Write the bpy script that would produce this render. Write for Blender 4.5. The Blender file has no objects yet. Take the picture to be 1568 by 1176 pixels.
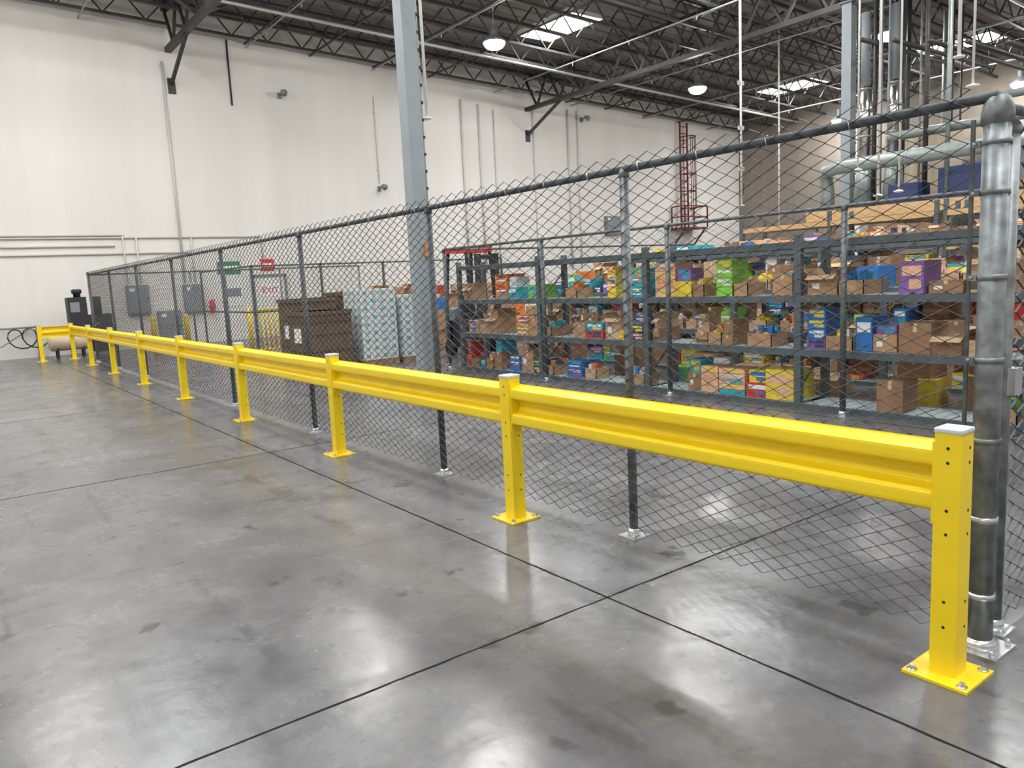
import bpy, math, random
from mathutils import Vector, Matrix
random.seed(7)
S=bpy.context.scene
try: S.view_settings.view_transform='Standard'
except Exception as e: print(e)

# ------------------------------------------------------------ materials
def mat(name,col,rough=.5,metal=0,noise=0,scale=8,bump=0,emit=0,col2=None,spec=.5):
    m=bpy.data.materials.new(name);m.use_nodes=True
    n=m.node_tree.nodes;l=m.node_tree.links;b=n['Principled BSDF']
    b.inputs['Base Color'].default_value=(*col,1);b.inputs['Roughness'].default_value=rough
    b.inputs['Metallic'].default_value=metal;b.inputs['Specular IOR Level'].default_value=spec
    if emit:
        b.inputs['Emission Color'].default_value=(*col,1);b.inputs['Emission Strength'].default_value=emit
    if noise or bump:
        tc=n.new('ShaderNodeTexCoord');nz=n.new('ShaderNodeTexNoise');nz.inputs['Scale'].default_value=scale
        nz.inputs['Detail'].default_value=4
        l.new(tc.outputs['Object'],nz.inputs['Vector'])
        if noise:
            cr=n.new('ShaderNodeValToRGB');cr.color_ramp.elements[0].position=.35;cr.color_ramp.elements[1].position=.65
            c2=col2 or tuple(max(0,x*(1-noise)) for x in col)
            cr.color_ramp.elements[0].color=(*c2,1);cr.color_ramp.elements[1].color=(*col,1)
            l.new(nz.outputs['Fac'],cr.inputs['Fac']);l.new(cr.outputs['Color'],b.inputs['Base Color'])
        if bump:
            bp=n.new('ShaderNodeBump');bp.inputs['Strength'].default_value=bump;bp.inputs['Distance'].default_value=.01
            l.new(nz.outputs['Fac'],bp.inputs['Height']);l.new(bp.outputs['Normal'],b.inputs['Normal'])
    return m
YEL=mat('yellow_powder_coat',(.93,.68,.012),.36,0,.06,3,spec=.5)
YEL2=mat('yellow_paint_dull',(.75,.50,.02),.5,0,.15,6)
CAP=mat('grey_plastic_cap',(.56,.62,.70),.4)
GALV=mat('galvanized_steel',(.25,.275,.285),.45,.45,.5,14,.15)
GALVD=mat('galvanized_dark',(.13,.145,.155),.5,.4,.4,20,.15)
WIRE=mat('galvanized_wire',(.065,.070,.075),.5,.2)
BOLT=mat('zinc_bolt',(.65,.66,.68),.3,.9)
COLM=mat('column_gray_paint',(.27,.31,.33),.5,0,.1,3)
SHELF=mat('shelf_steel_gray',(.11,.14,.155),.45,.2,.15,9)
DECK=mat('wire_deck_light',(.52,.62,.65),.4,.2,.2,30)
DARK=mat('dark_rubber',(.02,.02,.022),.6)
JOINT=mat('joint_filler',(.022,.021,.02),.9,0,.3,30,spec=.1)
CRB=[mat('cardboard_%s'%n,c,.8,0,.2,5) for n,c in (('tan',(.47,.28,.15)),('brown',(.34,.19,.10)),('light',(.58,.39,.24)),('dark',(.13,.08,.05)))]
TAPE=mat('packing_tape',(.62,.48,.32),.3)
LABEL=mat('paper_label',(.85,.85,.83),.6)
COLS=[mat('carton_'+n,c,.45,0,.2,9) for n,c in (('orange',(.90,.25,.04)),('yellow',(.88,.66,.05)),('blue',(.03,.20,.60)),('teal',(.03,.42,.55)),('purple',(.25,.12,.42)),('green',(.25,.62,.06)),('white',(.80,.83,.86)),('red',(.62,.04,.03)),('peach',(.85,.50,.32)),('navy',(.03,.05,.16)))]
CPICK=[0,0,1,1,1,1,2,2,3,3,3,4,5,6,6,7,8,8,9]
JOIST=mat('joist_steel',(.050,.046,.044),.5,.2,.3,6)
JOISTL=mat('pipe_light_gray',(.36,.37,.37),.45,.2)
PIPEW=mat('conduit_painted',(.59,.58,.55),.5)
CHROME=mat('polished_duct',(.70,.67,.63),.22,1)
DUCT=mat('duct_galvanized',(.30,.34,.32),.4,.4,.2,6)
HOOD=mat('lamp_housing',(.22,.23,.24),.5,.3)
RED=mat('red_oxide_paint',(.14,.012,.012),.5)
REDB=mat('red_sign',(.62,.02,.02),.5)
GREEN=mat('green_sign',(.03,.22,.13),.5)
WHITE=mat('white_paint',(.75,.74,.70),.5)
GREY=mat('grey_enamel',(.20,.225,.24),.45)
ORG=mat('orange_rack_beam',(.66,.42,.20),.45)
TAN=mat('tan_tank',(.60,.50,.36),.4)
WOOD=mat('pallet_wood',(.38,.24,.13),.8,0,.4,7)
LENS=mat('lamp_lens',(1,.985,.96),.5,emit=180)
SKY=mat('skylight_panel',(.95,.975,1),.5,emit=42)

def bumpwall(name,base,low):
    m=bpy.data.materials.new(name);m.use_nodes=True
    n=m.node_tree.nodes;l=m.node_tree.links;b=n['Principled BSDF'];b.inputs['Roughness'].default_value=.75
    tc=n.new('ShaderNodeTexCoord');mp=n.new('ShaderNodeMapping');mp.inputs['Scale'].default_value=(.9,.9,.05)
    nz=n.new('ShaderNodeTexNoise');nz.inputs['Scale'].default_value=1.2;nz.inputs['Detail'].default_value=5
    l.new(tc.outputs['Object'],mp.inputs['Vector']);l.new(mp.outputs['Vector'],nz.inputs['Vector'])
    cr=n.new('ShaderNodeValToRGB');cr.color_ramp.elements[0].position=.3;cr.color_ramp.elements[1].position=.7
    cr.color_ramp.elements[0].color=(*low,1);cr.color_ramp.elements[1].color=(*base,1)
    l.new(nz.outputs['Fac'],cr.inputs['Fac']);l.new(cr.outputs['Color'],b.inputs['Base Color'])
    n2=n.new('ShaderNodeTexNoise');n2.inputs['Scale'].default_value=3;l.new(tc.outputs['Object'],n2.inputs['Vector'])
    bp=n.new('ShaderNodeBump');bp.inputs['Strength'].default_value=.15;l.new(n2.outputs['Fac'],bp.inputs['Height']);l.new(bp.outputs['Normal'],b.inputs['Normal'])
    return m
WALLM=bumpwall('painted_tiltup_concrete',(.775,.75,.70),(.705,.68,.63))
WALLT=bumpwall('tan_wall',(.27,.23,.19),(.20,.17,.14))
CEILM=bumpwall('roof_deck',(.24,.21,.19),(.165,.145,.13))

def floormat():
    m=bpy.data.materials.new('polished_concrete');m.use_nodes=True
    n=m.node_tree.nodes;l=m.node_tree.links;b=n['Principled BSDF']
    tc=n.new('ShaderNodeTexCoord')
    def noise(s,d,r=.55,dist=0,sc=None,rot=0):
        z=n.new('ShaderNodeTexNoise');z.inputs['Scale'].default_value=s;z.inputs['Detail'].default_value=d;z.inputs['Roughness'].default_value=r;z.inputs['Distortion'].default_value=dist
        if sc:
            mp=n.new('ShaderNodeMapping');mp.inputs['Scale'].default_value=sc;mp.inputs['Rotation'].default_value=(0,0,rot);l.new(tc.outputs['Object'],mp.inputs['Vector']);l.new(mp.outputs['Vector'],z.inputs['Vector'])
        else: l.new(tc.outputs['Object'],z.inputs['Vector'])
        return z.outputs['Fac']
    def ramp(i,p0,c0,p1,c1):
        r=n.new('ShaderNodeValToRGB');e=r.color_ramp.elements;e[0].position=p0;e[1].position=p1
        e[0].color=(c0,c0,c0,1) if isinstance(c0,float) else (*c0,1);e[1].color=(c1,c1,c1,1) if isinstance(c1,float) else (*c1,1)
        l.new(i,r.inputs['Fac']);return r.outputs['Color']
    def mix(mode,fac,a,bb):
        x=n.new('ShaderNodeMix');x.data_type='RGBA';x.blend_type=mode
        if isinstance(fac,float): x.inputs[0].default_value=fac
        else: l.new(fac,x.inputs[0])
        l.new(a,x.inputs[6])
        if isinstance(bb,tuple): x.inputs[7].default_value=(*bb,1)
        else: l.new(bb,x.inputs[7])
        return x.outputs[2]
    c=ramp(noise(.6,6,.6,.4),.32,(.098,.097,.101),.68,(.175,.174,.180))
    c=mix('MULTIPLY',.85,c,ramp(noise(2.2,8,.65,.6),.32,.68,.66,1.15))
    c=mix('MULTIPLY',.6,c,ramp(noise(20,6,.7),.3,.78,.7,1.15))
    # long tyre tracks in both travel directions, broken up by a second noise
    br=ramp(noise(2.6,6,.7),.42,0.,.60,1.)
    t1=mix('MULTIPLY',1.,ramp(noise(1.6,3,.5,.1,(3.0,.16,1),.35),.56,0.,.64,.65),br)
    c=mix('MIX',t1,c,(.050,.050,.053))
    t2=mix('MULTIPLY',1.,ramp(noise(1.5,3,.5,.1,(.18,3.0,1),-.2),.60,0.,.66,.5),br)
    c=mix('MIX',t2,c,(.055,.055,.058))
    c=mix('MIX',ramp(noise(3.3,3,.5,.2),.65,0.,.70,.75),c,(.040,.040,.042))
    c=mix('MIX',ramp(noise(9,3,.5,.8),.72,0.,.80,.3),c,(.26,.26,.27))
    l.new(c,b.inputs['Base Color'])
    rr=ramp(noise(1.8,8,.65,.5),.3,.18,.7,.33)
    l.new(rr,b.inputs['Roughness'])
    b.inputs['Specular IOR Level'].default_value=.65
    bp=n.new('ShaderNodeBump');bp.inputs['Strength'].default_value=.16;bp.inputs['Distance'].default_value=.02
    l.new(noise(5,6,.55),bp.inputs['Height']);l.new(bp.outputs['Normal'],b.inputs['Normal'])
    return m
FLOORM=floormat()

# ------------------------------------------------------------ mesh builder
class MB:
    def __init__(s): s.v=[];s.f=[];s.mi=[];s.ms=[];s.sm=[]
    def m(s,mt):
        if mt not in s.ms: s.ms.append(mt)
        return s.ms.index(mt)
    def add(s,vs,fs,mt,smooth=False):
        o=len(s.v);k=s.m(mt);s.v+=[tuple(v) for v in vs]
        for f in fs: s.f.append([i+o for i in f]);s.mi.append(k);s.sm.append(smooth)
    def box(s,x0,x1,y0,y1,z0,z1,mt,rot=0,piv=None):
        vs=[(x,y,z) for x in (x0,x1) for y in (y0,y1) for z in (z0,z1)]
        if rot:
            cx,cy=piv or ((x0+x1)/2,(y0+y1)/2);ca,sa=math.cos(rot),math.sin(rot)
            vs=[(cx+(x-cx)*ca-(y-cy)*sa,cy+(x-cx)*sa+(y-cy)*ca,z) for x,y,z in vs]
        s.add(vs,[(0,1,3,2),(4,6,7,5),(0,4,5,1),(2,3,7,6),(0,2,6,4),(1,5,7,3)],mt)
    def tube(s,pts,r,mt,n=8,rs=None,cap=True,smooth=True):
        pts=[Vector(p) for p in pts];vs=[];fs=[]
        for i,p in enumerate(pts):
            a=pts[max(0,i-1)];b=pts[min(len(pts)-1,i+1)];t=(b-a).normalized()
            u=Vector((0,0,1)) if abs(t.z)<.9 else Vector((1,0,0))
            e=t.cross(u).normalized();g=e.cross(t);rr=rs[i] if rs else r
            for k in range(n):
                an=2*math.pi*(k+.5)/n;vs.append(p+e*math.cos(an)*rr+g*math.sin(an)*rr)
        for i in range(len(pts)-1):
            for k in range(n):
                fs.append((i*n+k,i*n+(k+1)%n,(i+1)*n+(k+1)%n,(i+1)*n+k))
        if cap: fs.append(tuple(range(n))[::-1]);fs.append(tuple((len(pts)-1)*n+k for k in range(n)))
        s.add(vs,fs,mt,smooth)
    def beam(s,p0,p1,w,h,mt):
        p0=Vector(p0);p1=Vector(p1);t=(p1-p0).normalized()
        u=Vector((0,0,1)) if abs(t.z)<.95 else Vector((1,0,0))
        e=t.cross(u).normalized()*w/2;g=e.cross(t).normalized()*h/2
        vs=[p+a*e+b*g for p in (p0,p1) for a,b in ((-1,-1),(1,-1),(1,1),(-1,1))]
        s.add(vs,[(3,2,1,0),(4,5,6,7),(0,1,5,4),(1,2,6,5),(2,3,7,6),(3,0,4,7)],mt)
    def lathe(s,cx,cy,prof,mt,n=20):
        vs=[];fs=[]
        for r,z in prof:
            for k in range(n):
                a=2*math.pi*k/n;vs.append((cx+r*math.cos(a),cy+r*math.sin(a),z))
        for i in range(len(prof)-1):
            for k in range(n): fs.append((i*n+k,i*n+(k+1)%n,(i+1)*n+(k+1)%n,(i+1)*n+k))
        fs.append(tuple(range(n))[::-1]);fs.append(tuple((len(prof)-1)*n+k for k in range(n)))
        s.add(vs,fs,mt,True)
    def build(s,name,parent=None,bevel=0,origin=None):
        me=bpy.data.meshes.new(name)
        o=Vector(origin) if origin else Vector((0,0,0))
        me.from_pydata([Vector(v)-o for v in s.v],[],s.f)
        for mt in s.ms: me.materials.append(mt)
        me.polygons.foreach_set('material_index',s.mi);me.polygons.foreach_set('use_smooth',s.sm);me.update()
        ob=bpy.data.objects.new(name,me);S.collection.objects.link(ob);ob.location=o
        if parent: ob.parent=parent
        if bevel:
            b=ob.modifiers.new('bevel','BEVEL');b.width=bevel;b.segments=2;b.limit_method='ANGLE'
        return ob
def empty(name,loc=(0,0,0)):
    e=bpy.data.objects.new(name,None);S.collection.objects.link(e);e.empty_display_size=.2;return e

# ------------------------------------------------------------ room shell
X0,X1,Y0,Y1=-12,38,-9,28.2
def zr(x): return 11.6-.04*x
m=MB();m.box(X0,X1,Y0,Y1,-.2,0,FLOORM)
def wobble(axis,c,a,b):
    pts=[];t=a
    while t<b: pts.append((t,c+random.uniform(-.003,.003),.0062+random.uniform(-.0015,.002)));t+=.12
    vs=[]
    for t,cc,w in pts:
        for s in (-1,1): vs.append((cc+s*w,t,.0012) if axis=='Y' else (t,cc+s*w,.0012))
    fs=[(2*i,2*i+1,2*i+3,2*i+2) if axis=='Y' else (2*i,2*i+2,2*i+3,2*i+1) for i in range(len(pts)-1)]
    m.add(vs,fs,JOINT)
for x in (-7.75,-2.5,2.75,8.0,13.25,18.5): wobble('Y',x,Y0,Y1)
for y in (-7.6,-2.35,2.92,8.15,13.4,18.65,23.9): wobble('X',y,X0,X1)
m.build('floor')
def wall(name,x0,x1,y0,y1,mt):
    m=MB();a,b=zr(x0)+.1,zr(x1)+.1
    vs=[(x0,y0,0),(x0,y1,0),(x1,y0,0),(x1,y1,0),(x0,y0,a),(x0,y1,a),(x1,y0,b),(x1,y1,b)]
    m.add(vs,[(0,1,3,2),(4,6,7,5),(0,4,5,1),(2,3,7,6),(0,2,6,4),(1,5,7,3)],mt);return m.build(name)
wall('wall_back',X0,X1,Y1,Y1+.25,WALLM)
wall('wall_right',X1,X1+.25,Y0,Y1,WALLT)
wall('wall_left',X0-.25,X0,Y0,Y1,WALLM)
wall('wall_front',X0,X1,Y0-.25,Y0,WALLM)
skl=[(x,y) for x in (-8.5,4.2,19.6,34.2) for y in (-2,6.5,14.8,22.3)]
HX,HY=.75,1.45
m=MB()
xs=sorted({X0,X1}|{x+d for x,_ in skl for d in (-HX,HX)});ys=sorted({Y0,Y1}|{y+d for _,y in skl for d in (-HY,HY)})
for i in range(len(xs)-1):
    for j in range(len(ys)-1):
        xa,xb,ya,yb=xs[i],xs[i+1],ys[j],ys[j+1];cx,cy=(xa+xb)/2,(ya+yb)/2
        if any(abs(cx-x)<HX and abs(cy-y)<HY for x,y in skl): continue
        m.add([(xa,ya,zr(xa)),(xa,yb,zr(xa)),(xb,yb,zr(xb)),(xb,ya,zr(xb))],[(0,1,2,3)],CEILM)
y=Y0+.4
while y<Y1:
    for a,b in ((X0,-9.3),(-7.7,3.4),(5,18.8),(20.4,33.4),(35,X1)): m.beam((a,y,zr(a)-.02),(b,y,zr(b)-.02),.06,.04,CEILM)
    y+=.6
m.build('ceiling')
for k,(x,y) in enumerate(skl):
    m=MB();z=zr(x)+.2
    for s in (-1,1):
        yc=y+s*HY/2;q=HY/2-.04
        m.add([(x-HX,yc-q,z),(x+HX,yc-q,z),(x+HX,yc+q,z),(x-HX,yc+q,z)],[(3,2,1,0)],SKY)
    m.box(x-HX,x+HX,y-.04,y+.04,z-.05,z,WHITE)
    for a,b,c,d in ((x-HX-.05,x-HX,y-HY,y+HY),(x+HX,x+HX+.05,y-HY,y+HY),(x-HX-.05,x+HX+.05,y-HY-.05,y-HY),(x-HX-.05,x+HX+.05,y+HY,y+HY+.05)):
        m.box(a,b,c,d,z-.35,z+.02,WHITE)
    m.build('window_skylight_%d'%(k+1))

# ------------------------------------------------------------ roof structure
def truss(m,p0,p1,depth,cw,n,mt,wr):
    p0=Vector(p0);p1=Vector(p1);d=Vector((0,0,-depth))
    m.beam(p0,p1,cw,cw*.8,mt);m.beam(p0+d,p1+d,cw,cw*.8,mt)
    for i in range(n):
        a=p0.lerp(p1,i/n);b=p0.lerp(p1,(i+.5)/n);c=p0.lerp(p1,(i+1)/n)
        m.beam(a,b+d,wr,wr,mt);m.beam(b+d,c,wr,wr,mt)
GX=[-7.8,7.4,22.6]
m=MB()
edges=[X0]+GX+[X1]
y=Y1-.6
while y>Y0+1:
    for a,b in zip(edges[:-1],edges[1:]):
        truss(m,(a+.1,y,zr(a)-.12),(b-.1,y,zr(b)-.12),.72,.10,max(2,int((b-a)/1.2)),JOIST,.04)
    y-=1.6 if y>8 else 2.6
m.build('roof_joists')
for g in GX:
    m=MB();truss(m,(g,Y0,zr(g)-.2),(g,Y1,zr(g)-.2),1.3,.20,24,JOIST,.08)
    m.beam((g,Y1-.02,zr(g)-2.6),(g,Y1-2.6,zr(g)-1.45),.10,.10,JOIST)
    m.box(g-.12,g+.12,Y1-.05,Y1,zr(g)-2.9,zr(g)-2.4,JOIST)
    for yy in (5,9,12.6,16.5,20.5,24.5):
        m.beam((g,yy,zr(g)-1.45),(g-2.2,yy,zr(g-2.2)-.25),.07,.07,JOIST)
        m.beam((g,yy,zr(g)-1.45),(g+2.2,yy,zr(g+2.2)-.25),.07,.07,JOIST)
    m.build('roof_girder')
m=MB()
for x in (-2,2.4,10,12.4,15,17.5,25,27.5,30.2,32.8,35.5):
    m.beam((x,Y0,zr(x)-.86),(x,Y1,zr(x)-.86),.06,.05,JOIST)
for x in (12.4,17.5,27.5,32.8):
    y=Y1-.6
    while y>9: m.beam((x,y,zr(x)-.12),(x,y-1.6,zr(x)-.84),.04,.04,JOIST);m.beam((x,y,zr(x)-.84),(x,y-1.6,zr(x)-.12),.04,.04,JOIST);y-=1.6
m.build('roof_bridging')
m=MB()
for x in (0,4.8,10,14.9,20.8,25.2,30,35): 
    m.tube([(x,Y0+.1,zr(x)-1.0),(x,Y1-.1,zr(x)-1.0)],.028,JOISTL,6)
    for k in range(12):
        yy=Y0+2+k*3;m.tube([(x,yy,zr(x)-1.0),(x,yy,zr(x)-1.14)],.02,JOISTL,6)
        m.tube([(x,yy,zr(x)-1.0),(x,yy,zr(x)-.1)],.008,JOIST,4)
for yy in (10.4,23.9): m.tube([(X0+.1,yy,zr(X0)-1.12),(X1-.1,yy,zr(X1)-1.12)],.05,JOISTL,8)
m.build('sprinkler_piping')

def highbay(x,y):
    m=MB();zt=zr(x)-.9;z=zt-.75
    m.tube([(x,y,zt+.8),(x,y,z+.50)],.012,JOISTL,6)
    m.lathe(x,y,[(.10,z+.50),(.12,z+.48),(.12,z+.26),(.14,z+.22),(.26,z+.14),(.35,z+.06),(.375,z)],HOOD,20)
    m.lathe(x,y,[(.355,z-.005),(.34,z-.07),(.28,z-.15),(.18,z-.20),(.06,z-.22)],LENS,20)
    m.build('high_bay_lamp')
for x in (-5.5,1.6,8.9,15.7,25.8,36.3):
    for y in (-2,5.6,13.3,21.1 if x!=8.9 else 19.4): highbay(x,y)

# ------------------------------------------------------------ columns
def column(x,y,w=.29):
    m=MB();zt=zr(x)-1.5
    m.box(x-w/2,x+w/2,y-w/2,y+w/2,.02,zt,COLM)
    m.box(x-.25,x+.25,y-.25,y+.25,0,.025,GREY)
    m.box(x-.22,x+.22,y-.22,y+.22,zt,zt+.03,COLM)
    for sx in (-1,1):
        for sy in (-1,1): m.tube([(x+sx*.2,y+sy*.2,.02),(x+sx*.2,y+sy*.2,.06)],.018,BOLT,6)
    m.tube([(x+w/2+.03,y-w/2+.03,.6),(x+w/2+.03,y-w/2+.03,zt)],.016,JOISTL,6)
    z=1
    while z<zt: m.box(x+w/2,x+w/2+.05,y-w/2,y-w/2+.06,z,z+.05,DARK);z+=.3
    m.box(x+.02,x+.16,y-w/2-.08,y-w/2,2.2,2.45,COLS[0])
    m.build('steel_column',bevel=.006)
column(7.32,12.46);column(22.6,12.85,.3);column(7.32,-2.7)

# ------------------------------------------------------------ yellow guardrail
RX=3.25
PY=[1.38,4.39,7.44,10.47,13.55,16.6,19.7,22.78,25.86]
guard=empty('guardrail')
hs=.0525
def gpost(x,y,i):
    m=MB()
    m.box(x-hs,x+hs,y-hs,y+hs,.012,1.045,YEL)
    m.box(x-.13,x+.13,y-.13,y+.13,0,.014,YEL)
    for z in (.22,.33,.62,.72,.92,.98):
        m.tube([(x-hs-.0012,y,z),(x-hs+.002,y,z)],.0075,DARK,8)
        m.tube([(x+.02,y-hs-.0012,z),(x+.02,y-hs+.002,z)],.0075,DARK,8)
    m.build('post_%d'%i,guard,bevel=.006)
    m=MB();m.box(x-hs-.004,x+hs+.004,y-hs-.004,y+hs+.004,1.04,1.062,CAP);m.build('post_cap_%d'%i,guard,bevel=.006)
    m=MB()
    for sx in (-1,1):
        for sy in (-1,1):
            m.tube([(x+sx*.1,y+sy*.1,.013),(x+sx*.1,y+sy*.1,.018)],.021,BOLT,14)
            m.tube([(x+sx*.1,y+sy*.1,.018),(x+sx*.1,y+sy*.1,.034)],.012,BOLT,6,smooth=False)
    m.build('anchor_bolts_%d'%i,guard)
for i,y in enumerate(PY): gpost(RX,y,i+1)
gpost(2.45,25.95,10)
prof=[(.038,0),(.036,.010),(-.034,.030),(-.040,.036),(-.040,.088),(-.034,.096),(.026,.124),(.030,.130),(.030,.180),(.026,.186),(-.034,.214),(-.040,.222),(-.040,.274),(-.034,.280),(.036,.300),(.038,.31)]
q=[prof[0]]
for a,b in zip(prof[:-1],prof[1:]):
    q.append((a[0]*.8+b[0]*.2,a[1]*.8+b[1]*.2));q.append((a[0]*.2+b[0]*.8,a[1]*.2+b[1]*.8))
prof=q+[prof[-1]]
def wrail(pa,pb,i):
    pa=Vector(pa);pb=Vector(pb);t=(pb-pa).normalized();nrm=Vector((t.y,-t.x,0))
    m=MB();n=len(prof);vs=[]
    for p in (pa+t*(hs+.004),pb-t*(hs+.004)):
        for (x,z) in prof: vs.append(p+nrm*x+Vector((0,0,.685+z)))
    m.add(vs,[(k,k+1,n+k+1,n+k) for k in range(n-1)],YEL,False)
    o=m.build('w_beam_%d'%i,guard);sd=o.modifiers.new('thick','SOLIDIFY');sd.thickness=.005;sd.offset=0
    m=MB()
    for p,s in ((pa,1),(pb,-1)):
        q=p+t*s*(hs+.006)
        m.beam(q+Vector((0,0,.655)),q+Vector((0,0,1.0)),.012 if abs(t.y)>.5 else .09,.09 if abs(t.y)>.5 else .012,YEL)
    m.build('rail_bracket_%d'%i,guard)
for i in range(len(PY)-1): wrail((RX,PY[i],0),(RX,PY[i+1],0),i+1)
wrail((2.45,25.95,0),(RX,25.86,0),9)

# ------------------------------------------------------------ chain-link
def chainlink(name,axis,c,a,b,z0,z1,parent,w=.072,r=.0035,mt=WIRE):
    m=MB();n=int((b-a)/w);h=w/2;nz=int((z1-z0)/h)
    V=[];F=[]
    for i in range(n):
        base=a+i*w
        for j in range(nz+1):
            side=(i+j)%2
            u=base+(w+.002 if side else -.002);z=z0+j*h
            dd=.0028 if j%2 else -.0028
            o=len(V)
            for (du,dn) in ((-r*1.3,0),(0,r*1.3),(r*1.3,0),(0,-r*1.3)):
                if axis=='Y': V.append((c+dd+dn,u+du,z))
                else: V.append((u+du,c+dd+dn,z))
            if j:
                for k in range(4): F.append((o-4+k,o-4+(k+1)%4,o+(k+1)%4,o+k))
    m.add(V,F,mt);return m.build(name,parent)
def fpost(m,x,y,h,r=.029,mt=GALV):
    m.tube([(x,y,0),(x,y,h)],r,mt,14)
    m.lathe(x,y,[(r+.006,h-.03),(r+.006,h),(r*.9,h+.02),(r*.35,h+.04)],mt,14)
    m.box(x-.075,x+.075,y-.075,y+.075,0,.012,BOLT)
    m.lathe(x,y,[(r+.012,.01),(r+.01,.06)],BOLT,14)
    for s in (-1,1): m.tube([(x+s*.055,y+s*.055,.01),(x+s*.055,y+s*.055,.035)],.011,BOLT,6)
FX=3.56;H=2.38
fence=empty('chain_link_fence')
m=MB()
FY=[3.5,5.87,8.8,11.87,14.8,17.8,20.8]
for y in FY:
    fpost(m,FX,y,H-.02,.029,GALVD if y>4 else GALV)
    for z in (.5,1.1,1.7): m.tube([(FX-.035,y,z),(FX+.035,y,z+.004)],.004,WIRE,5)
fpost(m,FX,23.8,H+.05,.04)
for x in (6.2,8.9,11.6): fpost(m,x,23.8,H-.02)
m.build('line_posts',fence)
m=MB()
m.tube([(FX,1.38,H),(FX,23.8,H)],.022,GALVD,12);m.tube([(FX,23.8,H),(11.6,23.8,H)],.021,GALVD,12)
m.tube([(FX,1.38,H-.04),(4.9,1.38,H-.04)],.021,GALV,12)
y=2
while y<23.5:
    m.tube([(FX-.03,y,H-.03),(FX-.028,y+.01,H+.02),(FX,y+.015,H+.027),(FX+.026,y+.02,H)],.004,BOLT,5);y+=.45
m.build('top_rail',fence)
m=MB();cx,cy=FX+.02,1.39
m.tube([(cx,cy,0),(cx,cy,2.30)],.052,GALV,24)
m.lathe(cx,cy,[(.060,2.27),(.062,2.315),(.057,2.34),(.045,2.375),(.02,2.395),(.004,2.40)],GALV,24)
for z in (.25,.6,.95,1.3,1.65,2.0,2.2):
    m.lathe(cx,cy,[(.0565,z-.012),(.0565,z+.012)],BOLT if z<.9 else GALV,24)
    m.box(cx-.03,cx-.005,cy+.05,cy+.085,z-.012,z+.012,GALV)
    m.tube([(cx-.045,cy+.07,z),(cx+.02,cy+.07,z)],.005,BOLT,6)
m.box(cx-.028,cx-.016,cy+.075,cy+.09,.06,2.3,GALVD)
m.lathe(cx,cy,[(.075,0.01),(.07,.05)],BOLT,20)
m.box(cx-.11,cx+.11,cy-.11,cy+.11,0,.012,BOLT)
for sx in (-1,1):
    for sy in (-1,1): m.tube([(cx+sx*.085,cy+sy*.085,.01),(cx+sx*.085,cy+sy*.085,.04)],.011,BOLT,6)
fpost(m,3.80,1.42,2.28,.036)
m.tube([(3.80,1.42,1.18),(4.9,1.42,1.18)],.02,GALV,10)
m.box(3.78,3.86,1.36,1.40,1.12,1.24,BOLT)
m.build('corner_post',fence)
chainlink('mesh_main','Y',FX-.028,1.48,23.78,.045,H+.08,fence)
chainlink('mesh_end','X',23.78,FX+.05,11.6,.045,H+.08,fence,r=.0026)
chainlink('mesh_return','X',1.40,3.86,4.9,.045,H-.02,fence)

cage=empty('storage_cage_fence')
m=MB();CX=8.12
for y in (2.0,4.65,7.2,9.9,12.9): fpost(m,CX,y,H-.06,.034,GALVD)
m.tube([(CX,.5,H-.04),(CX,12.9,H-.04)],.022,GALVD,10)
m.tube([(CX,12.9,H-.04),(15.5,12.9,H-.04)],.021,GALVD,10)
for x in (10.5,13,15.5): fpost(m,x,12.9,H-.06,.03,GALVD)
m.build('frame',cage)
chainlink('mesh_side','Y',CX-.028,.5,12.9,.05,H,cage,r=.0017)
far=empty('wire_partition')
m=MB()
for x in (6.4,8.2,10.0,12.0,14.0):
    m.box(x-.025,x+.025,19.0,19.05,0,2.35,GALVD);m.box(x-.06,x+.06,18.96,19.09,0,.012,BOLT)
for z in (.12,1.2,2.33): m.box(6.4,14.0,19.0,19.05,z-.02,z+.02,GALVD)
for y in (21.2,23.4): m.box(6.375,6.425,y-.025,y+.025,0,2.35,GALVD)
for z in (.12,1.2,2.33): m.box(6.38,6.42,19.0,23.4,z-.02,z+.02,GALVD)
m.build('frame',far)
chainlink('mesh_panel','X',19.02,6.4,14.0,.1,2.33,far,w=.1,r=.0022)

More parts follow.
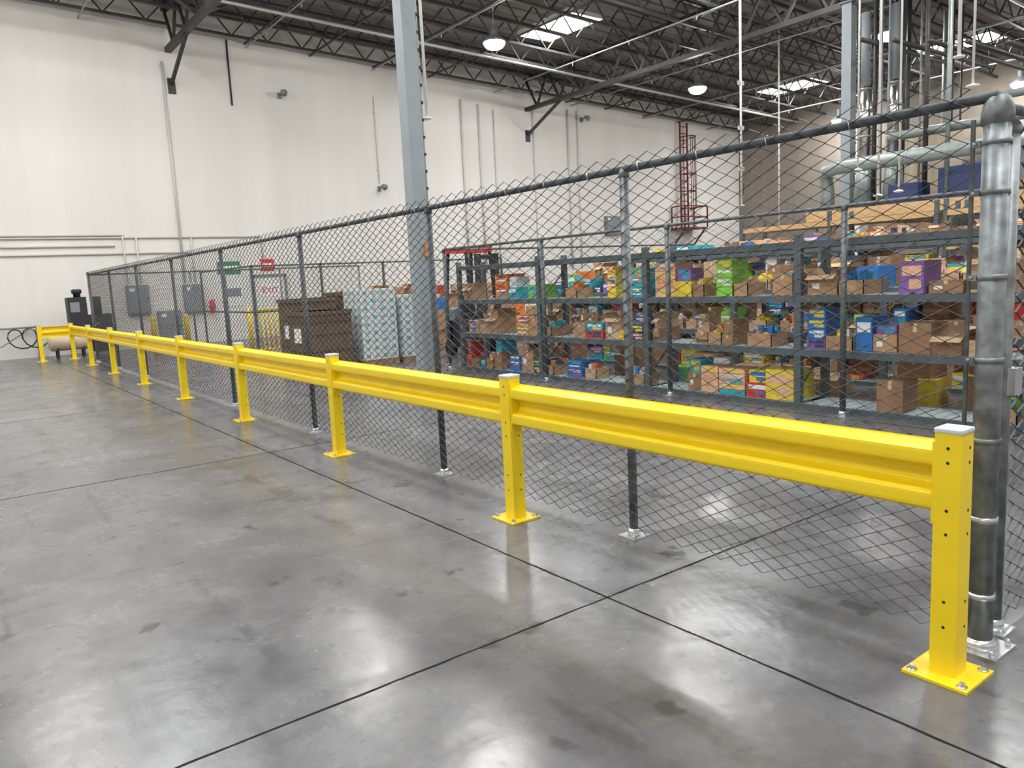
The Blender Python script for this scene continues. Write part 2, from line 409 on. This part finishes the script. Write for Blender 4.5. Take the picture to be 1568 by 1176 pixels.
# ------------------------------------------------------------ cartons
def carton(m,x,y,z,dx,dy,dz,rot=0,mt=None):
    if mt is None:
        mt=random.choice(CRB[:3]+CRB[:2]) if random.random()<.60 else COLS[random.choice(CPICK)]
    a=(x-dx/2,x+dx/2,y-dy/2,y+dy/2)
    m.box(*a,z,z+dz,mt,rot)
    pv=(x,y);e=.002
    if mt in CRB:
        m.box(x-dx/2-e,x+dx/2+e,y-.02,y+.02,z+dz*.72,z+dz+e,TAPE,rot,pv)
        m.box(x-dx/2,x+dx/2,y-.002,y+.002,z+dz,z+dz+.003,CRB[3],rot,pv)
        r=random.random()
        if r<.35: m.box(x-dx/2-e,x-dx/2,y+dy*.1,y+dy*.35,z+dz*.3,z+dz*.6,LABEL,rot,pv)
        elif r<.5: m.box(x-dx/2-e,x-dx/2,y-dy*.4,y+dy*.4,z+dz*.1,z+dz*.35,CRB[3],rot,pv)
        if random.random()<.3:
            for s in (-1,1):
                p=[(x-dx/2,y+s*dy/2,z+dz),(x+dx/2,y+s*dy/2,z+dz),(x+dx/2,y+s*(dy/2+.06),z+dz+.08),(x-dx/2,y+s*(dy/2+.06),z+dz+.08)]
                m.add(p,[(0,1,2,3)],mt)
            m.add([(x-dx/2,y-dy/2,z+dz),(x-dx/2,y+dy/2,z+dz),(x-dx/2-.07,y+dy/2,z+dz-.05),(x-dx/2-.07,y-dy/2,z+dz-.05)],[(0,1,2,3)],CRB[2])
    else:
        c2=COLS[random.choice(CPICK)]
        m.box(x-dx/2-e,x-dx/2,y-dy*.4,y+dy*.4,z+dz*.55,z+dz*.85,random.choice([LABEL,c2,c2]),rot,pv)
        m.box(x-dx/2-e,x-dx/2,y-dy*.4,y+dy*.1,z+dz*.15,z+dz*.45,c2,rot,pv)
def fill(m,x0,x1,y0,y1,z,hmax,dens=.85,big=False):
    y=y0+.05
    while y<y1-.15:
        if random.random()>dens: y+=random.uniform(.15,.4);continue
        w=random.uniform(.16,.40) if not big else random.uniform(.35,.65)
        w=min(w,y1-y-.03)
        if w<.12: break
        d=min(random.uniform(.3,.5),(x1-x0)-.06);h=min(random.uniform(.12,.42 if not big else .55),hmax)
        xc=x0+.03+d/2+random.uniform(0,max(0,x1-x0-d-.06))*.3
        rot=random.uniform(-.08,.08) if w>.2 else 0
        r=random.random()
        if r<.38 and not big:
            mt=COLS[random.choice(CPICK)];hh=random.choice((.07,.09,.12))
            for q in range(random.randint(1,max(1,int(min(hmax,.5)/hh)))): carton(m,xc,y+w/2,z+q*hh,d,w,hh-.005,rot*.5,mt if random.random()<.8 else COLS[random.choice(CPICK)])
        elif r<.58 and not big:
            bh=min(.16,hmax);mt=random.choice(CRB[:3])
            m.box(xc-d/2,xc-d/2+.01,y,y+w,z,z+bh,mt);m.box(xc+d/2-.01,xc+d/2,y,y+w,z,z+bh,mt);m.box(xc-d/2,xc+d/2,y,y+.01,z,z+bh,mt);m.box(xc-d/2,xc+d/2,y+w-.01,y+w,z,z+bh,mt)
            mc=COLS[random.choice(CPICK)]
            for q in range(12):
                yy=y+.03+random.random()*max(.01,w-.1);xx=xc-d/2+.03+random.random()*(d-.12)
                m.box(xx,xx+.07,yy,yy+.06,z,z+bh+random.uniform(-.02,.10),mc if q%3 else COLS[random.choice(CPICK)],random.uniform(-.5,.5))
        else:
            carton(m,xc,y+w/2,z,d,w,h,rot)
            if h<hmax*.6 and random.random()<.6:
                carton(m,xc,y+w/2,z+h,d*.85,w*.85,min(hmax-h,random.uniform(.1,.25)),rot)
        if x1-x0>.85: 
            carton(m,x1-.27,y+w/2,z,.4,w*.9,min(hmax,random.uniform(.2,.55)),0)
        y+=w+random.uniform(.003,.04)
LV=[.06,.72,1.36,2.0]
def shelving(x0,x1,ys,levels,dens,upt=2.05,topf=True,beam=SHELF,big=False,nm='shelving_unit',hgt=.08,tops=.4,topd=.7):
    root=empty(nm)
    m=MB()
    for y in ys:
        for x in (x0,x1-.06):
            m.box(x,x+.07,y-.045,y+.045,0,upt,SHELF)
            m.box(x-.02,x+.08,y-.06,y+.06,0,.01,SHELF)
        z=.2
        while z+.5<upt:
            m.beam((x0+.03,y,z),(x1-.03,y,z+.5),.02,.02,SHELF);z+=.55
    m.build('uprights',root)
    m=MB();d=MB();c=MB()
    for a,b in zip(ys[:-1],ys[1:]):
        for z in levels:
            for x in (x0-.005,x1-.035): m.box(x,x+.04,a+.045,b-.045,z-hgt,z,beam)
            d.box(x0+.035,x1-.035,a+.05,b-.05,z-.012,z-.002,DECK)
            yy=a+.1
            while yy<b-.08: d.box(x0+.01,x1-.01,yy,yy+.012,z-.002,z+.004,DECK);yy+=.12
        for k,z in enumerate(levels):
            nx=levels[k+1]-hgt-.04 if k+1<len(levels) else z+tops
            if k+1==len(levels) and not topf: continue
            fill(c,x0+.02,x1-.02,a+.05,b-.05,z+.005,nx-z,dens if k+1<len(levels) else topd,big)
    m.build('beams',root);d.build('decks',root);c.build('cartons',root)
YS=[.4,2.87,5.33,7.79,10.25,12.7]
shelving(8.28,8.92,YS,LV,.58,2.08,False)
shelving(10.3,11.2,[.4,2.87,5.33,7.79,10.25,12.4],LV[:3],.95,1.5,tops=.5,topd=.85)
shelving(12.8,13.8,[.4,2.87,5.33,7.79,10.25,12.4],LV,.96,2.05,tops=.22,topd=.55)
shelving(15.4,16.4,[-1,1.5,4,6.5,9,11.5,14],LV,.96,2.05,tops=.34,topd=.6)
shelving(18.3,19.4,[0,2.7,5.4,8.1],[.12,1.1,2.0,2.75],.97,3.0,False,ORG,True,'pallet_rack',.12,.9)
shelving(18.3,19.4,[8.3,10.9,13.5],[.12,1.3,2.75],.85,3.0,False,ORG,True,'pallet_rack',.12,.9)
shelving(24,25.1,[13.4,16.1,18.8,21.5],[.12,1.3],.95,1.9,True,ORG,True,'pallet_rack',.11,.6)
m=MB()
for (x,y,w,d,h,c) in ((9.5,6.9,.4,.45,.3,CRB[0]),(9.4,4.4,.45,.5,.32,COLS[1]),(9.45,3.6,.5,.5,.4,CRB[0]),(9.6,3.0,.5,.45,.5,CRB[1]),(9.5,9.2,.5,.5,.35,CRB[1]),(9.6,11,.5,.45,.4,CRB[0]),(9.55,5.6,.3,.35,.25,CRB[2]),(9.6,8.2,.35,.3,.2,COLS[5])):
    carton(m,x,y,0,w,d,h,.15,c)
    if h>.3: carton(m,x+.05,y,h,w*.8,d*.8,h*.7,-.1,CRB[1])
m.build('loose_cartons')

def pallet(m,x,y,w=1.05,d=1.05):
    for k in range(3):
        yy=y-d/2+.05+k*(d-.1)/2;m.box(x-w/2,x+w/2,yy-.045,yy+.045,.0,.10,WOOD)
    for k in range(7):
        xx=x-w/2+.05+k*(w-.1)/6;m.box(xx-.045,xx+.045,y-d/2,y+d/2,.10,.125,WOOD)
WC=mat('shrink_wrapped_white',(.62,.66,.68),.2);GC=mat('pale_green_print',(.20,.42,.33),.3);GC2=mat('grey_print',(.38,.42,.44),.3)
def wrapped(px,py,nl,s=.21):
    m=MB();pallet(m,px,py,4*s+.02,4*s+.02)
    for l in range(nl):
        for i in range(4):
            for j in range(4):
                xa=px-2*s+i*s;ya=py-2*s+j*s;z=.125+l*.17
                m.box(xa+.003,xa+s-.003,ya+.003,ya+s-.003,z,z+.166,WC)
                g=GC if (i+j+l)%2==0 else GC2
                m.box(xa,xa+.003,ya+.04,ya+.15,z+.04,z+.12,g);m.box(xa+.05,xa+.16,ya,ya+.003,z+.04,z+.12,g)
    m.build('wrapped_pallet_stack')
wrapped(7.75,15.5,9);wrapped(8.65,15.35,8,.19)
for (px,py,h) in ((7.0,17.2,1.5),(8.2,17.2,1.6),(9.5,17.4,1.2),(6.6,15.6,1.25)):
    m=MB();pallet(m,px,py)
    m.box(px-.5,px+.5,py-.5,py+.5,.125,h,CRB[3]);
    for z in (.4,.75,1.0): m.box(px-.505,px+.505,py-.505,py+.505,z,z+.015,DARK)
    m.box(px-.53,px+.53,py-.53,py+.53,h-.08,h,CRB[3])
    m.box(px-.52,px-.505,py-.2,py+.15,.6,.9,LABEL)
    m.build('bulk_bin')
for (px,py,nl,c) in ((10.9,17.6,4,CRB[0]),(9.4,20.6,5,CRB[2]),(10.8,20.8,5,CRB[0]),(12.2,20.6,5,CRB[1]),(12.6,17.3,5,CRB[0]),(13.8,20.7,5,CRB[2]),(13.9,15.3,5,CRB[1]),(12.3,14.6,4,CRB[0])):
    m=MB();pallet(m,px,py)
    for l in range(nl):
        for i in range(3):
            for j in range(3):
                if l==nl-1 and random.random()<.35: continue
                carton(m,px-.34+i*.34,py-.34+j*.34,.125+l*.3,.325,.325,.295,0,c if random.random()<.85 else COLS[random.choice(CPICK)])
    m.build('pallet_of_cartons')

def forklift(x,y):
    root=empty('forklift');T=2.42;w=.36
    m=MB()
    m.box(x-w-.02,x+w+.02,y-.2,y+.9,.2,.85,DARK);m.box(x-w-.02,x+w+.02,y+.6,y+1.0,.2,1.1,GREY)
    m.box(x-.22,x+.22,y+.2,y+.55,.85,.98,DARK);m.box(x-.22,x+.22,y+.52,y+.6,.9,1.4,DARK)
    m.build('body',root,bevel=.04)
    m=MB()
    for sx in (-1,1):
        m.beam((x+sx*w,y+.9,1.05),(x+sx*(w-.04),y+.75,T),.06,.06,DARK);m.beam((x+sx*w,y-.15,.8),(x+sx*(w-.04),y+0,T),.06,.06,DARK)
        m.beam((x+sx*(w-.02),y-.05,T),(x+sx*(w-.02),y+.8,T),.08,.14,REDB)
    for k in range(5): m.beam((x-w,y+k*.19,T),(x+w,y+k*.19,T),.04,.12,REDB)
    m.build('overhead_guard',root)
    m=MB()
    for sx in (-1,1):
        m.box(x+sx*.24-.045,x+sx*.24+.045,y-.4,y-.25,.1,2.3,DARK);m.box(x+sx*.22-.05,x+sx*.22+.05,y-1.2,y-.4,.08,.12,GREY)
        m.box(x+sx*.22-.05,x+sx*.22+.05,y-.44,y-.4,.08,.7,GREY)
    for z in (.4,1.2,2.2): m.box(x-.28,x+.28,y-.38,y-.3,z,z+.07,DARK)
    m.build('mast',root)
    m=MB()
    for sx in (-1,1):
        for yy,r in ((y,.21),(y+.8,.18)): m.tube([(x+sx*.28,yy,r),(x+sx*.41,yy,r)],r,DARK,18)
    m.build('wheels',root)
    m=MB();m.tube([(x,y+.05,1.2),(x,y+.2,.8)],.02,DARK,8);m.lathe(x,y+.05,[(.15,1.2),(.17,1.215),(.15,1.23)],DARK,16);m.build('steering',root)
forklift(10.1,14.6)

m=MB()
for k in range(9): m.tube([(7.0+k*.13,21.2,.1),(7.0+k*.13,21.2,1.2)],.028,YEL2,8)
for z in (.1,1.2): m.tube([(6.95,21.2,z),(8.1,21.2,z)],.032,YEL2,8)
for x in (6.95,8.1): m.tube([(x,21.2,0),(x,21.2,1.3)],.045,YEL2,10);m.box(x-.08,x+.08,21.12,21.28,0,.012,YEL2)
m.build('yellow_safety_gate')
m=MB()
for x in (8.9,10.2,11.5): m.box(x-.05,x+.05,22.0,22.1,0,1.05,YEL2)
for z in (.45,.95): m.box(8.9,11.5,21.98,22.0,z-.08,z+.08,YEL2)
m.build('yellow_barrier')
def bollard(x,y):
    m=MB();m.lathe(x,y,[(.085,0),(.085,1.0),(.075,1.05),(.04,1.085),(.01,1.095)],YEL2,18);m.box(x-.13,x+.13,y-.13,y+.13,0,.012,YEL2);m.build('bollard')
bollard(5.6,26.3);bollard(6.6,26.3)

# ------------------------------------------------------------ back-wall fittings
W=Y1
m=MB()
for z,xa,xb in ((3.74,X0,5.4),(3.66,X0,9.9),(3.40,X0,5.1),(3.15,X0,7.6)):
    m.tube([(xa+.1,W-.05,z),(xb,W-.05,z)],.028,PIPEW,8)
for x,za,zb,r in ((7.15,2.1,9.4,.04),(5.35,2.15,3.75,.03),(5.75,2.15,3.7,.03),(7.5,2.1,3.7,.03),(19.0,2,9.3,.05),(19.9,2,9.2,.05),(20.7,2,9.0,.03),(22.9,2,9.2,.03),(25.0,2,9.4,.05),(25.6,2,9.4,.03),(14.9,5.7,9.0,.018),(9.95,2.9,3.66,.03)):
    m.tube([(x,W-.05,za),(x,W-.05,zb)],r,PIPEW,8)
    z=za+.5
    while z<zb: m.box(x-.07,x+.07,W-.03,W-.001,z,z+.04,PIPEW);z+=2.2
m.tube([(9.36,W-.04,8.2),(9.36,W-.04,10.4)],.03,DARK,6)
m.build('wall_conduits')
def panel(name,x0,x1,z0,z1,mt=GREY,d=.2):
    m=MB();m.box(x0,x1,W-d,W-.002,z0,z1,mt);m.box(x0+.03,x1-.03,W-d-.015,W-d,z0+.03,z1-.03,mt)
    m.box(x1-.09,x1-.06,W-d-.035,W-d-.015,(z0+z1)/2-.06,(z0+z1)/2+.06,DARK);m.box(x0+.1,x0+.25,W-d-.017,W-d-.015,z1-.2,z1-.1,LABEL)
    m.build(name,bevel=.008)
panel('electrical_panel',5.25,5.95,1.15,2.1);panel('electrical_panel',7.05,7.7,1.1,2.05);panel('electrical_panel',27.2,28.2,3.6,4.5)
panel('electrical_panel',6.15,6.9,.1,1.2)
for x,z in ((14.9,5.5),(11.1,8.7),(25.9,9.0)):
    m=MB();m.box(x-.06,x+.06,W-.1,W,z-.1,z+.1,GREY);m.tube([(x,W-.1,z),(x,W-.35,z+.1)],.03,GREY,8);m.tube([(x,W-.3,z+.1),(x,W-.5,z)],.05,GREY,12,rs=[.05,.13]);m.build('wall_floodlight')
m=MB();m.box(9.55,10.65,W-.06,W-.005,.01,2.2,WHITE);m.box(9.45,9.55,W-.1,W-.001,0,2.3,GREY);m.box(10.65,10.75,W-.1,W-.001,0,2.3,GREY);m.box(9.45,10.75,W-.1,W-.001,2.2,2.3,GREY)
m.box(9.6,10.6,W-.09,W-.06,.95,1.05,BOLT)
m.build('door_1',bevel=.004)
def sign(name,x0,x1,z0,z1,mt,stripe=None):
    m=MB();m.box(x0,x1,W-.02,W-.002,z0,z1,mt)
    if stripe:
        m.box(x0+.06,x1-.06,W-.024,W-.02,z0+(z1-z0)*.35,z0+(z1-z0)*.65,stripe)
    return m.build(name)
sign('red_fire_sign',9.85,10.35,2.42,2.85,REDB,LABEL);sign('green_notice_board',8.3,9.1,2.35,2.8,GREEN,LABEL);sign('notice_board',8.35,9.1,1.2,2.2,WHITE,GREY)
es=sign('exit_door_sign',9.75,10.45,1.5,1.95,LABEL);es.location.y=-.06
c=bpy.data.curves.new('exit_lettering','FONT');c.body='EXIT';c.size=.3;c.extrude=.002;c.align_x='CENTER';o=bpy.data.objects.new('exit_lettering',c);S.collection.objects.link(o)
o.rotation_euler=(math.pi/2,0,0);c.materials.append(REDB);o.parent=es;o.location=(10.1,W-.025,1.62)
m=MB();m.lathe(7.95,W-.15,[(.02,1.0),(.08,1.03),(.08,1.4),(.05,1.46),(.02,1.5)],REDB,14);m.box(7.9,8.0,W-.08,W-.002,1.2,1.3,DARK);m.tube([(7.95,W-.15,1.5),(8.03,W-.17,1.48),(8.05,W-.17,1.2)],.012,DARK,6);m.build('fire_extinguisher')
m=MB();cxp,cyp=3.35,26.9
m.tube([(cxp-.62,cyp,.47),(cxp-.55,cyp,.47),(cxp+.45,cyp,.47),(cxp+.52,cyp,.47)],.27,TAN,20,rs=[.15,.26,.26,.15])
for sx in (-.4,.3):
    for sy in (-.18,.18): m.box(cxp+sx-.03,cxp+sx+.03,cyp+sy-.03,cyp+sy+.03,0,.3,DARK)
m.box(cxp+.0,cxp+1.15,cyp-.3,cyp+.3,.85,1.25,DARK);m.box(cxp+.6,cxp+1.15,cyp-.3,cyp+.3,.1,.85,DARK)
m.box(cxp+.0,cxp+.5,cyp-.3,cyp+.3,1.25,1.8,DARK);m.box(cxp+.05,cxp+.3,cyp-.31,cyp-.3,1.35,1.65,GREY)
for x in (cxp+.03,cxp+1.12): 
    for sy in (-.27,.27): m.box(x-.03,x+.03,cyp+sy-.03,cyp+sy+.03,0,.95,DARK)
m.lathe(cxp+.3,cyp,[(.1,1.8),(.1,1.9),(.14,1.92),(.14,2.02),(.1,2.04)],DARK,14);m.lathe(cxp+.8,cyp,[(.14,1.25),(.14,1.78),(.05,1.8)],DARK,14)
m.tube([(cxp+.8,cyp,.7),(cxp+.75,cyp-.33,1.0),(cxp+.4,cyp-.33,.7)],.025,BOLT,8)
m.build('air_compressor')
m=MB()
pts=[(1.9+.28*math.cos(t*.5)+t*.03,27.9-.1*math.sin(t*.7),.62+.3*math.sin(t*.5)) for t in range(30)]
m.tube(pts,.02,DARK,6);m.tube([(1.2,28.0,1.0),(1.6,27.95,.4),(2.4,27.95,.9),(3.0,27.6,.7)],.02,GREY,6)
m.tube([(1.4,28.05,0),(1.4,28.05,1.0)],.03,GREY,8);m.tube([(2.6,28.05,0),(2.6,28.05,1.0)],.03,GREY,8);m.tube([(1.4,28.05,.95),(2.6,28.05,.95)],.03,GREY,8)
m.build('air_hose_manifold')
m=MB();lx=33.0;za,zb=3.9,zr(33)-.9
for s in (-.28,.28): m.box(lx+s-.04,lx+s+.04,W-.25,W-.19,za,zb,RED)
z=za
while z<zb: m.box(lx-.28,lx+.28,W-.24,W-.2,z,z+.04,RED);z+=.35
for z in (4.9,5.8,6.7,7.6,8.6):
    pts=[(lx-.4*math.cos(t*math.pi/8),W-.25-.7*math.sin(t*math.pi/8),z) for t in range(9)];m.tube(pts,.03,RED,6)
for t in (1,2.7,4,5.3,7): m.tube([(lx-.4*math.cos(t*math.pi/8),W-.25-.7*math.sin(t*math.pi/8),4.9),(lx-.4*math.cos(t*math.pi/8),W-.25-.7*math.sin(t*math.pi/8),8.6)],.02,RED,5)
m.box(lx-.9,lx+.9,W-1.0,W-.01,za-.1,za,RED)
for x in (lx-.9,lx+.9):
    for y in (W-1.0,W-.1): m.box(x-.03,x+.03,y-.03,y+.03,za,za+1.1,RED)
for z in (za+.55,za+1.1): m.box(lx-.9,lx+.9,W-1.02,W-.98,z-.03,z+.03,RED);m.box(lx-.92,lx-.88,W-1,W-.1,z-.03,z+.03,RED);m.box(lx+.88,lx+.92,W-1,W-.1,z-.03,z+.03,RED)
m.beam((lx-.8,W-.05,za-1),(lx-.8,W-.9,za-.1),.07,.07,RED);m.beam((lx+.8,W-.05,za-1),(lx+.8,W-.9,za-.1),.07,.07,RED)
m.build('caged_ladder')

# ------------------------------------------------------------ mezzanine with dust collection
mez=empty('equipment_mezzanine')
m=MB();YE=12.5
m.box(20,30,1,YE,2.95,3.1,GREY);m.box(19.95,20.05,1,YE,2.85,3.12,ORG);m.box(20,30,YE,YE+.1,2.85,3.12,ORG)
for x in (20.1,29.9):
    for y in (1.2,5,8.8,YE-.1): m.box(x-.08,x+.08,y-.08,y+.08,0,2.95,GREY)
m.build('platform',mez)
m=MB()
m.tube([(20.5,2,4.3),(20.5,12.0,4.3),(20.55,12.3,4.25),(20.7,12.42,4.1),(20.75,12.4,3.7),(20.75,12.4,3.1)],.19,DUCT,16)
for y in (4,6,8,10): m.tube([(20.5,y,4.3),(20.5,y+.06,4.3)],.215,DUCT,16)
m.tube([(21.4,3,5.0),(21.4,11,5.0)],.12,DUCT,14);m.tube([(21.8,2,5.6),(21.8,10,5.6)],.10,GREY,12)
m.build('horizontal_duct',mez)
m=MB()
for (x,y) in ((22,12.0),(22,11.15)):
    m.tube([(x,y,4.6),(x,y,5.8),(x,y,6.6)],.19,CHROME,20)
    for z in (5.2,5.9,6.5): m.tube([(x,y,z),(x,y,z+.05)],.205,DUCT,20)
    m.tube([(x,y,3.1),(x,y,4.6)],.3,DUCT,20,rs=[.32,.19])
    m.tube([(x,y,6.6),(x,y,8.6)],.13,GREY,16)
m.build('exhaust_stacks',mez)
m=MB()
m.box(23.5,26.5,10.0,12.2,3.1,5.4,TAN);m.box(23.6,26.4,7.2,9.6,3.1,4.8,GREY);m.box(21.2,22.4,8.4,9.6,3.1,4.0,COLS[9])
m.box(24,26,3.4,6.0,3.1,5.2,GREY);m.box(21.3,22.6,5.4,7.0,3.1,3.9,GREY);m.box(21.0,21.7,10.0,10.8,3.1,3.7,COLS[9])
for y in (3.4,3.9,4.4,4.9): m.tube([(23.7,y,3.1),(23.7,y,5.8)],.08,JOISTL,10)
m.build('machine_housings',mez,bevel=.03)
m=MB()
for k in range(30):
    x=21+random.random()*6;y=3+random.random()*9
    if abs(x-25.8)<.8 and abs(y-5.6)<.8: continue
    m.tube([(x,y,3.2),(x,y,zr(x)-1.3)],random.choice((.03,.045,.06)),random.choice((DUCT,GREY,JOIST,JOIST)),8)
for k in range(10):
    y=3.5+k*.9;m.tube([(21,y,5.4+.25*k),(27,y,5.4+.25*k)],.06,random.choice((GREY,JOIST,JOIST)),8)
m.build('process_piping',mez)
m=MB()
for k in range(7):
    y=2.6+k*.95
    if random.random()<.25: continue
    hh=random.uniform(.25,.45);carton(m,20.75,y,3.1,.45,random.uniform(.4,.7),hh,0,random.choice(CRB[:3]))
m.build('stacked_cartons',mez)
m=MB();m.box(37.2,37.99,20.5,21.3,0,7.0,WHITE);m.box(36.6,37.99,12,17,3.5,6.2,GREY)
m.build('wall_pilaster')

for (x,y,zb,r) in ((7.75,12.6,4.75,.028),(20.2,14.9,3.6,.035),(15,7.9,3.0,.022),(14.6,7.3,3.0,.018),(14,6.05,5.0,.028),(15.5,8.6,3.6,.018),(26,17.5,3,.03),(12.5,5.2,4.2,.018)):
    m=MB();m.tube([(x,y,zb),(x,y,zr(x)-.3)],r,WHITE,8);m.lathe(x,y,[(.02,zb-.06),(.09,zb-.04),(.09,zb-.02),(.03,zb)],WHITE,12)
    if r>.03:
        m.tube([(x+.08,y,zb+.3),(x+.1,y+.05,zb+2),(x+.04,y,zb+4)],.015,DARK,5)
        for z in (zb+1,zb+2.2,zb+3.5): m.box(x-.12,x+.12,y-.03,y+.03,z,z+.12,JOISTL)
    m.build('utility_drop_pole')

# ------------------------------------------------------------ world + camera
w=bpy.data.worlds.new('world');S.world=w;w.use_nodes=True
w.node_tree.nodes['Background'].inputs[0].default_value=(.8,.85,.9,1);w.node_tree.nodes['Background'].inputs[1].default_value=.3
ps=math.radians(36.7);th=math.radians(7.9)
R=Vector((math.cos(ps),-math.sin(ps),0));Fh=Vector((math.sin(ps),math.cos(ps),0));Zv=Vector((0,0,1))
fw=Fh*math.cos(th)-Zv*math.sin(th);u0=Fh*math.sin(th)+Zv*math.cos(th)
r=.05;c=math.sqrt(1-r*r);ir=R*c-u0*r;iu=R*r+u0*c
cam=bpy.data.cameras.new('camera');co=bpy.data.objects.new('camera',cam);S.collection.objects.link(co)
M=Matrix((ir,iu,-fw)).transposed().to_4x4();M.translation=Vector((0,0,1.75));co.matrix_world=M
cam.sensor_width=36;cam.lens=1178/1568*36;cam.clip_end=200;cam.clip_start=.05
S.camera=co
